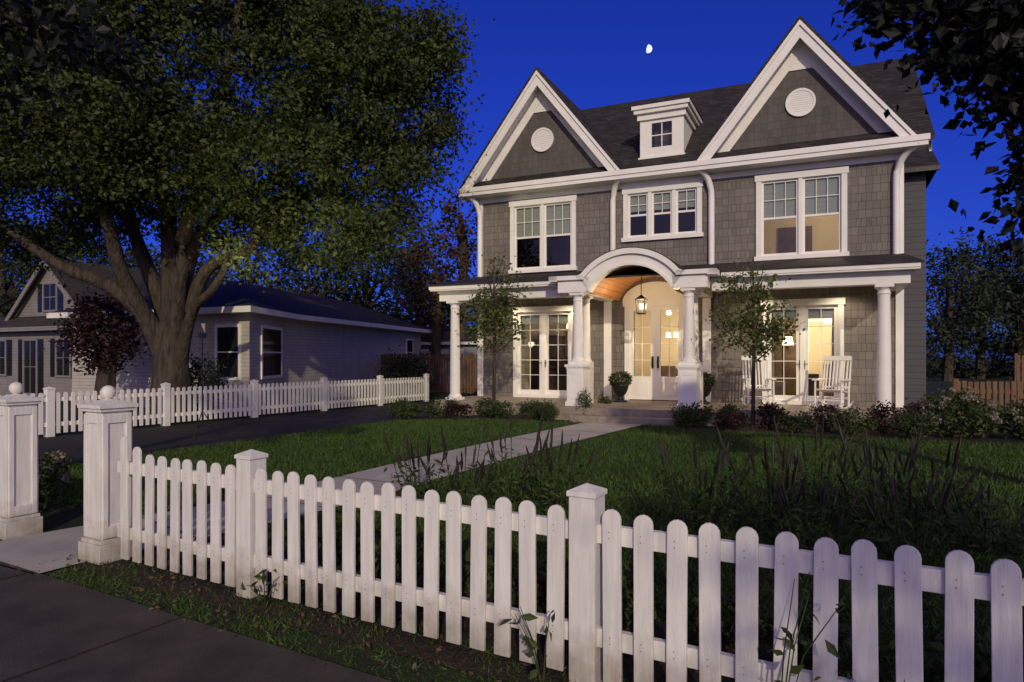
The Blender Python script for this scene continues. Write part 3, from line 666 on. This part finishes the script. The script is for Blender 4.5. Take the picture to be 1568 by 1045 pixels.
mass('background_trees',[bl(470,440,44,4,3.5),bl(560,430,46,4,4.5),bl(640,440,42,3,4),bl(380,420,48,4,4),bl(690,500,40,2.2,3),bl(600,500,50,6,3),bl(250,450,50,6,4),bl(100,430,50,7,4.5),bl(0,420,48,6,5),bl(-100,400,48,6,6)],42000,.32,M_leafB)
mass('background_trees',[bl(1450,470,40,2.6,3.6),bl(1500,440,44,3,3.5),bl(1560,470,42,3,4),bl(1640,450,42,4,5),bl(1520,560,46,5,2),bl(1720,430,42,4,6)],32000,.27,M_leafB)
mass('brown_tree',[bl(665,430,36,1.9,2.6,1.6),bl(705,350,38,1.2,2.2,1.2)],2600,.26,M_leafBr)
mass('red_leaf_tree',[bl(158,510,19.5,.95,1.0,1)],3800,.13,M_shrubR,True)

# ------------------------------------------------------------------ shrubs and flowers
def shrub(name,x,y,r,h,mat=M_shrub,n=900,size=.055,flowers=0):
    z=gz(x,y); e=empty(name,(x,y,z))
    cl=ball(max(10,int(n/45)),.75)*np.array([r*.72,r*.72,h*.38])+np.array([0,0,h*.52])
    C=np.concatenate([c+rng.normal(size=(45,3))*np.array([r,r,h*.55])*.17 for c in cl]); C[:,2]=np.abs(C[:,2])
    leafcloud('leaves',C,size,mat,e,upright=.3)
    b=B()
    for k in range(7): q=cl[k]; b.tube([(0,0,0),tuple(q)],[.012,.005],4)
    b.obj('stems',M_bark,e)
    if flowers:
        fc=ball(flowers,.95)*np.array([r*.95,r*.95,h*.45])+np.array([0,0,h*.6]); fc=fc[fc[:,2]>h*.4]
        leafcloud('blooms',np.concatenate([c+ball(26,.6)*.055 for c in fc]),.035,M_flower,e,aspect=.9)
for u,v,r,h in [(-1.1,-.9,.42,.5),(-.5,-1.5,.4,.42),(.2,-1.1,.45,.5),(.9,-1.5,.38,.38),(1.4,-.95,.42,.45),(2.0,-1.3,.36,.4),(2.6,-1.0,.36,.42),(3.1,-1.35,.3,.36)]:
    x,y,_=hw(u,v); shrub('foundation_shrub',x,y,r,h,M_shrub if random.random()<.7 else M_shrubR,1000,.06)
for u,v,r,h in [(6.5,-1.4,.34,.5),(7.1,-1.1,.36,.42),(7.2,-1.9,.36,.36),(7.9,-1.2,.36,.5),(8.4,-1.7,.4,.42),(8.9,-1.1,.4,.52),(9.3,-1.8,.4,.5),(9.9,-1.3,.42,.55),(10.5,-.9,.45,.6),(10.3,-2.0,.4,.45)]:
    x,y,_=hw(u,v); shrub('foundation_shrub',x,y,r,h,M_shrub if random.random()<.65 else M_shrubR,1000,.06)
for u,v,r in [(3.35,-1.75,.26),(4.0,.3,.22),(6.2,-1.65,.25)]:
    x,y,_=hw(u,v); shrub('boxwood_ball',x,y,r,.5,M_shrub,1500,.035)
x,y,_=hw(4.02,-1.0); shrub('boxwood_ball',x-.1,y,.2,.68,M_shrub,1200,.035)
for (x,y,r,h) in ((7.9,12.0,.6,.72),(8.9,11.8,.6,.62),(8.4,12.9,.6,.8),(9.9,12.0,.6,.55)): shrub('hydrangea_shrub',x,y,r,h,M_shrub,1500,.085,26)
for (x,y,r,h) in ((-8.3,18.2,.75,1.6),(-4.1,24.0,.8,1.7),(-3.6,25.2,.8,1.6)): shrub('yew_shrub',x,y,r,h,M_leafB,2600,.09)
for (x,y) in ((-5.3,7.6),(-4.9,6.9),(-5.8,7.2)): shrub('flowering_shrub',x,y,.42,.5,M_shrub,1000,.06,8)
def salvia(x,y,n=26,h=.8,r=.3):
    z=gz(x,y); e=empty('salvia_plant',(x,y,z)); st=B(); sp=B(); L=[]
    for k in range(n):
        a=random.random()*6.28; rr=r*math.sqrt(random.random()); bx,by=rr*.4*math.cos(a),rr*.4*math.sin(a)
        hh=h*random.uniform(.55,1.12); tx,ty=bx+rr*.8*math.cos(a),by+rr*.8*math.sin(a)
        p=[(bx,by,0),((bx+tx)/2,(by+ty)/2,hh*.5),(tx,ty,hh)]
        st.tube(p,[.005,.004,.0025],4)
        q=lambda t:((bx+tx)/2+(tx-(bx+tx)/2)*t,(by+ty)/2+(ty-(by+ty)/2)*t,hh*(.5+.5*t))
        sp.tube([q(.4),q(.5),q(.65),q(.8),q(.92),q(1.04)],[.003,.009,.012,.011,.008,.002],6,.8)
        for j in range(15): t=random.random(); L.append((bx+(tx-bx)*t+random.gauss(0,.03),by+(ty-by)*t+random.gauss(0,.03),hh*.65*t))
    st.obj('stems',M_shrub,e); sp.obj('flower_spikes',M_spike,e); leafcloud('leaves',L,.09,M_shrub,e,aspect=.3,upright=.5)
for x,y,h in [(-.95,7.1,.78),(-.5,6.8,.86),(0,7.1,.92),(.4,6.8,.84)]: salvia(x,y,15,h,.36)
for x,y,h in [(1.75,6.3,.75),(2.3,6.0,.88),(2.8,6.4,.92),(3.3,6.1,.92),(3.8,6.2,.8),(2.4,5.4,.6),(3.1,5.3,.65),(3.8,5.5,.55)]: salvia(x,y,17,h,.42)
for s in np.arange(.2,7.5,.55):
    x,y=sdw(s,.55+.25*random.random()); shrub('perennial_plant',x,y,.28,.32,M_shrub,500,.06)
def weed(x,y,h):
    e=empty('weed_plant',(x,y,0)); b=B(); L=[]
    for k in range(4):
        a=random.random()*6.28; lean=random.uniform(.05,.28); p=[(0,0,0),(lean*.4*math.cos(a),lean*.4*math.sin(a),h*.55),(lean*math.cos(a),lean*math.sin(a),h*random.uniform(.7,1))]
        b.tube(p,[.004,.003,.0015],4)
        for j in range(5): t=random.uniform(.3,1); L.append((p[2][0]*t+random.gauss(0,.015),p[2][1]*t+random.gauss(0,.015),p[2][2]*t))
    b.obj('stems',M_shrub,e); leafcloud('leaves',L,.065,M_shrub,e,aspect=.45)
for s,d,h in ((.3,-.14,.32),(2.3,-.2,.45),(3.35,-.2,.78),(3.8,-.22,.5)):
    x,y=sdw(s,d); weed(x,y,h)

# ------------------------------------------------------------------ grass and litter
def notpath(P,w=.68):
    d=np.min(np.linalg.norm(P[:,None,:]-pathA[None,::2,:],axis=2),axis=1); return d>w
def scatter(n,s0,s1,d0,d1,pw=1):
    s=s0+(s1-s0)*rng.random(n); d=d0+(d1-d0)*rng.random(n)**pw
    x=P1[0]+s*.866+d*.5; y=P1[1]-s*.5+d*.866; return x,y,s,d
x,y,s,d=scatter(290000,-6.9,12,.9,12.5,1.25)
P=np.stack([x,y],1); rx=(x-A[0]); ry=(y-A[1]); v=rx*.4226+ry*.9063; u=rx*.9063-ry*.4226
ok=notpath(P)&~((v>-2.1)&(u>6.3))&~((v>-1.7)&(u>-1.6)&(u<=3.6))&(v<-1.5+10*(u<-1.6))&(y>2)&(x<y*.85)
x,y=x[ok],y[ok]; leafcloud('lawn_grass',np.stack([x,y,g(x,y)],1),.06,M_grass,None,aspect=.18,upright=1.5,tri=True)
x,y,s,d=scatter(24000,-2.2,6.5,-.52,.15); ok=notpath(np.stack([x,y],1))&(rng.random(len(x))<.35+.65*(np.sin(s*3.1)+np.sin(s*7.7+d*9)>0)); x,y=x[ok],y[ok]
leafcloud('verge_grass',np.stack([x,y,g(x,y)],1),.04,M_grass,None,aspect=.14,upright=.8,tri=True)
x,y,s,d=scatter(1100,-2.0,6.5,-.56,.4); z=g(x,y)+.022
leafcloud('leaf_litter',np.stack([x,y,z+.01],1),.028,M_dry,None,aspect=.6)
for nm,pl in (('mulch_bed',[hw(-1.9,-1.0),hw(1,-1.0),hw(3.5,-1.0)]),('mulch_bed',[hw(6.2,-1.3),hw(8,-1.3),hw(11.5,-1.3)])):
    ribbon(nm,pl,1.9,M_mulch,.009)

# ------------------------------------------------------------------ neighbours
def ranch():
    e=empty('ranch_house'); w=B(); t=B(); gl=B(); r=B()
    fp=[(-14.5,22.5),(-10.5,21),(-7.5,19.5),(-7.64,23),(-4.8,36),(-11.5,37.3)]
    for i in range(len(fp)):
        a,c=fp[i],fp[(i+1)%len(fp)]; w.poly([(*a,-.1),(*c,-.1),(*c,2.9),(*a,2.9)])
    ev=[(-15,22),(-10.7,20.4),(-7.2,18.8),(-7.1,22.8),(-4.2,36.4),(-11.5,38)]
    for i in range(len(ev)):
        a,c=ev[i],ev[(i+1)%len(ev)]; t.poly([(*a,2.83),(*c,2.83),(*c,3.0),(*a,3.0)])
    t.poly([(*p,2.84) for p in ev])
    q=[(*p,3.005) for p in ev]; r1=(-10.2,25,4.35); r2=(-8.3,34,4.35)
    r.add(q+[r1,r2],[(0,1,6),(1,2,6),(2,3,6),(3,4,7,6),(4,5,7),(5,0,6,7)])
    def win(p0,p1,t0,t1,z0,z1,n=1):
        d=Vector((p1[0]-p0[0],p1[1]-p0[1],0)); L=d.length; Mx=Matrix.Translation((p0[0],p0[1],0))@Matrix.Rotation(math.atan2(d.y,d.x),4,'Z')
        for bb in (t,gl): bb.M=Mx
        a,c=t0*L,t1*L
        t.box(a-.09,a,-.05,-.005,z0-.09,z1+.09); t.box(c,c+.09,-.05,-.005,z0-.09,z1+.09); t.box(a,c,-.05,-.005,z1,z1+.09); t.box(a,c,-.05,-.005,z0-.09,z0)
        gl.box(a,c,-.03,-.006,z0,z1); t.box(a,c,-.045,-.031,(z0+z1)/2-.02,(z0+z1)/2+.02)
        for bb in (t,gl): bb.M=None
    win((-7.5,19.5),(-7.64,23),.3,.85,1.0,2.45); win((-10.5,21),(-7.5,19.5),.62,.88,1.0,2.45); win((-7.64,23),(-4.8,36),.84,.9,1.2,2.4)
    w.obj('walls',M_clap,e); t.obj('trim',M_white,e); r.obj('roof',M_roof2,e); gl.obj('windows',M_dglass,e)
ranch()
def cottage(loc,rz,name='white_cottage'):
    e=empty(name,loc,rz); w=B();t=B();gl=B();r=B()
    w.box(-4,4,0,8,-.2,2.7); w.prism_y([(-2.6,2.7),(2.6,2.7),(2.6,3.2),(0,5.3),(-2.6,3.2)],.6,8)
    r.add([(-2.9,.3,2.95),(0,.3,5.4),(0,8.2,5.4),(-2.9,8.2,2.95),(2.9,.3,2.95),(2.9,8.2,2.95)],[(0,1,2,3),(1,4,5,2)])
    r.add([(-4.4,-.4,2.7),(4.4,-.4,2.7),(4.4,.62,3.2),(-4.4,.62,3.2)],[(0,1,2,3)]); t.box(-4.4,4.4,-.42,-.35,2.55,2.7)
    for sg in (-1,1): t.prism_y([(sg*2.9,2.9),(0,5.35),(0,5.12),(sg*2.75,2.8)],.28,.33)
    for x,z0,z1,y in ((-2.4,.9,2.2,0),(2.0,.9,2.2,0),(0,3.4,4.4,.6),(-.2,.2,2.2,0)):
        gl.box(x-.42,x+.42,y-.03,y-.005,z0,z1)
        t.box(x-.5,x-.42,y-.06,y-.004,z0-.08,z1+.08);t.box(x+.42,x+.5,y-.06,y-.004,z0-.08,z1+.08);t.box(x-.42,x+.42,y-.06,y-.004,z1,z1+.08);t.box(x-.42,x+.42,y-.06,y-.004,z0-.08,z0)
        t.box(x-.01,x+.01,y-.045,y-.031,z0,z1); t.box(x-.42,x+.42,y-.046,y-.032,(z0+z1)/2-.015,(z0+z1)/2+.015)
        gl.box(x-.85,x-.52,y-.04,y-.004,z0-.05,z1+.05); gl.box(x+.52,x+.85,y-.04,y-.004,z0-.05,z1+.05)
    w.obj('walls',M_clapc,e);t.obj('trim',M_clapc,e);gl.obj('windows_and_shutters',M_dglass,e);r.obj('roof',M_roof2,e)
cottage((-18.2,26,0),R(-28))
def shed(loc,rz):
    e=empty('garage_building',loc,rz); w=B();r=B();t=B()
    w.box(-3,3,0,5,0,2.4); w.poly([(3,0,2.4),(3,5,2.4),(3,2.5,3.3)]); w.poly([(-3,0,2.4),(-3,5,2.4),(-3,2.5,3.3)])
    r.add([(-3.3,-.3,2.4),(3.3,-.3,2.4),(3.3,2.5,3.4),(-3.3,2.5,3.4),(3.3,5.3,2.4),(-3.3,5.3,2.4)],[(0,1,2,3),(3,2,4,5)]); t.box(-3.3,3.3,-.33,-.28,2.25,2.4); t.box(-2.2,1.0,-.04,-.004,.1,2.0)
    w.obj('walls',M_clapb,e); r.obj('roof',M_roof2,e); t.obj('trim',M_white,e)
shed((-3.6,38,0),R(-20))
# photographer's light stand by the fence (in the photo it lights the neighbour's tree)
lsx,lsy=(310-784)/1045*13.2,13.2
e=empty('light_stand',(lsx,lsy,0)); b=B(); b.tube([(0,0,.25),(0,0,1.95)],[.014,.01],6)
for k in range(3): a=k*2.094+.4; b.tube([(0,0,.55),(.32*math.cos(a),.32*math.sin(a),.02)],[.01,.01],5); b.tube([(0,0,.28),(.2*math.cos(a),.2*math.sin(a),.22)],[.007,.007],5)
b.box(-.05,.05,-.05,.06,1.95,2.05); b.obj('stand_frame',M_black,e)
L=bpy.data.lights.new('stand_lamp','SPOT'); L.energy=620; L.color=(1,.86,.54); L.spot_size=R(100); L.spot_blend=1; L.shadow_soft_size=.12
o=bpy.data.objects.new('stand_lamp',L); o.location=(0,.09,2.1); o.parent=e
o.rotation_euler=(Vector((-4.4,17.5,5.8))-Vector((lsx,lsy,2.1))).to_track_quat('-Z','Y').to_euler(); sc.collection.objects.link(o)

# ------------------------------------------------------------------ moon
DM=420; mx_,mz_=px(992,75,DM); r=2.7; b=B()
pts=[(r*math.cos(t),r*math.sin(t)) for t in np.linspace(-math.pi/2,math.pi/2,24)]+[(-.3*r*math.cos(t),r*math.sin(t)) for t in np.linspace(math.pi/2,-math.pi/2,24)][1:-1]
b.M=Matrix.Translation((mx_,DM,mz_))@Matrix.Rotation(R(12),4,'Y'); b.poly([(p[0],0,p[1]) for p in pts]); b.obj('moon',M_moon)

# ------------------------------------------------------------------ sky, sun, camera
EL=R(21); az=Vector((.04,-1,0)).normalized()
tosun=Vector((az.x*math.cos(EL),az.y*math.cos(EL),math.sin(EL)))
w=bpy.data.worlds.new('World'); sc.world=w; w.use_nodes=True; nt=w.node_tree
bg=nt.nodes['Background']; sk=nt.nodes.new('ShaderNodeTexSky'); sk.sky_type='NISHITA'; sk.sun_disc=False; sk.sun_elevation=EL; sk.sun_rotation=math.atan2(tosun.x,tosun.y)
mx=nt.nodes.new('ShaderNodeMixRGB'); mx.blend_type='MULTIPLY'; mx.inputs[0].default_value=1; mx.inputs[2].default_value=(.0062,.0135,.090,1)
nt.links.new(sk.outputs[0],mx.inputs[1])
# warm fill glow added to the unseen sky behind the camera, fading to nothing ahead
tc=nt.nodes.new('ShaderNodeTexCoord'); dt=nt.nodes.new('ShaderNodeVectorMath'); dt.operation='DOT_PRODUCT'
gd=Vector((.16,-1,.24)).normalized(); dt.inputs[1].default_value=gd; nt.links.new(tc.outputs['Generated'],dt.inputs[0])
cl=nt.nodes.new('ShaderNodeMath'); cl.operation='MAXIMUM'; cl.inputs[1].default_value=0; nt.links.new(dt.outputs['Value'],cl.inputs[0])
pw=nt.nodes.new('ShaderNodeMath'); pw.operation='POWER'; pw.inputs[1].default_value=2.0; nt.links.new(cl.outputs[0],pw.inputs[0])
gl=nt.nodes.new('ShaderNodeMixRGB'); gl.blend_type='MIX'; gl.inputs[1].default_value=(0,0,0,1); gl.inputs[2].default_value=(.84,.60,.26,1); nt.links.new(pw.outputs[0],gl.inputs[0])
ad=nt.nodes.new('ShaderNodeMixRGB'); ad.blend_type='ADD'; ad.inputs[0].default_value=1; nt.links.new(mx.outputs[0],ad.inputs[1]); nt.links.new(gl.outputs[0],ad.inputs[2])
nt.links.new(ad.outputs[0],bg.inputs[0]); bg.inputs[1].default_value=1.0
S=bpy.data.lights.new('sun','SUN'); S.energy=1.95; S.angle=R(.9); S.color=(1,.86,.60)
so=bpy.data.objects.new('sun',S); so.rotation_euler=tosun.to_track_quat('Z','Y').to_euler(); sc.collection.objects.link(so)
cam=bpy.data.cameras.new('camera'); cam.lens=24; cam.sensor_width=36; cam.shift_y=.015; cam.clip_end=3000
co=bpy.data.objects.new('camera',cam); co.location=(0,0,1.6); co.rotation_euler=(R(90),0,0); sc.collection.objects.link(co); sc.camera=co
sc.view_settings.view_transform='Standard'; sc.view_settings.look='None'; sc.view_settings.exposure=0
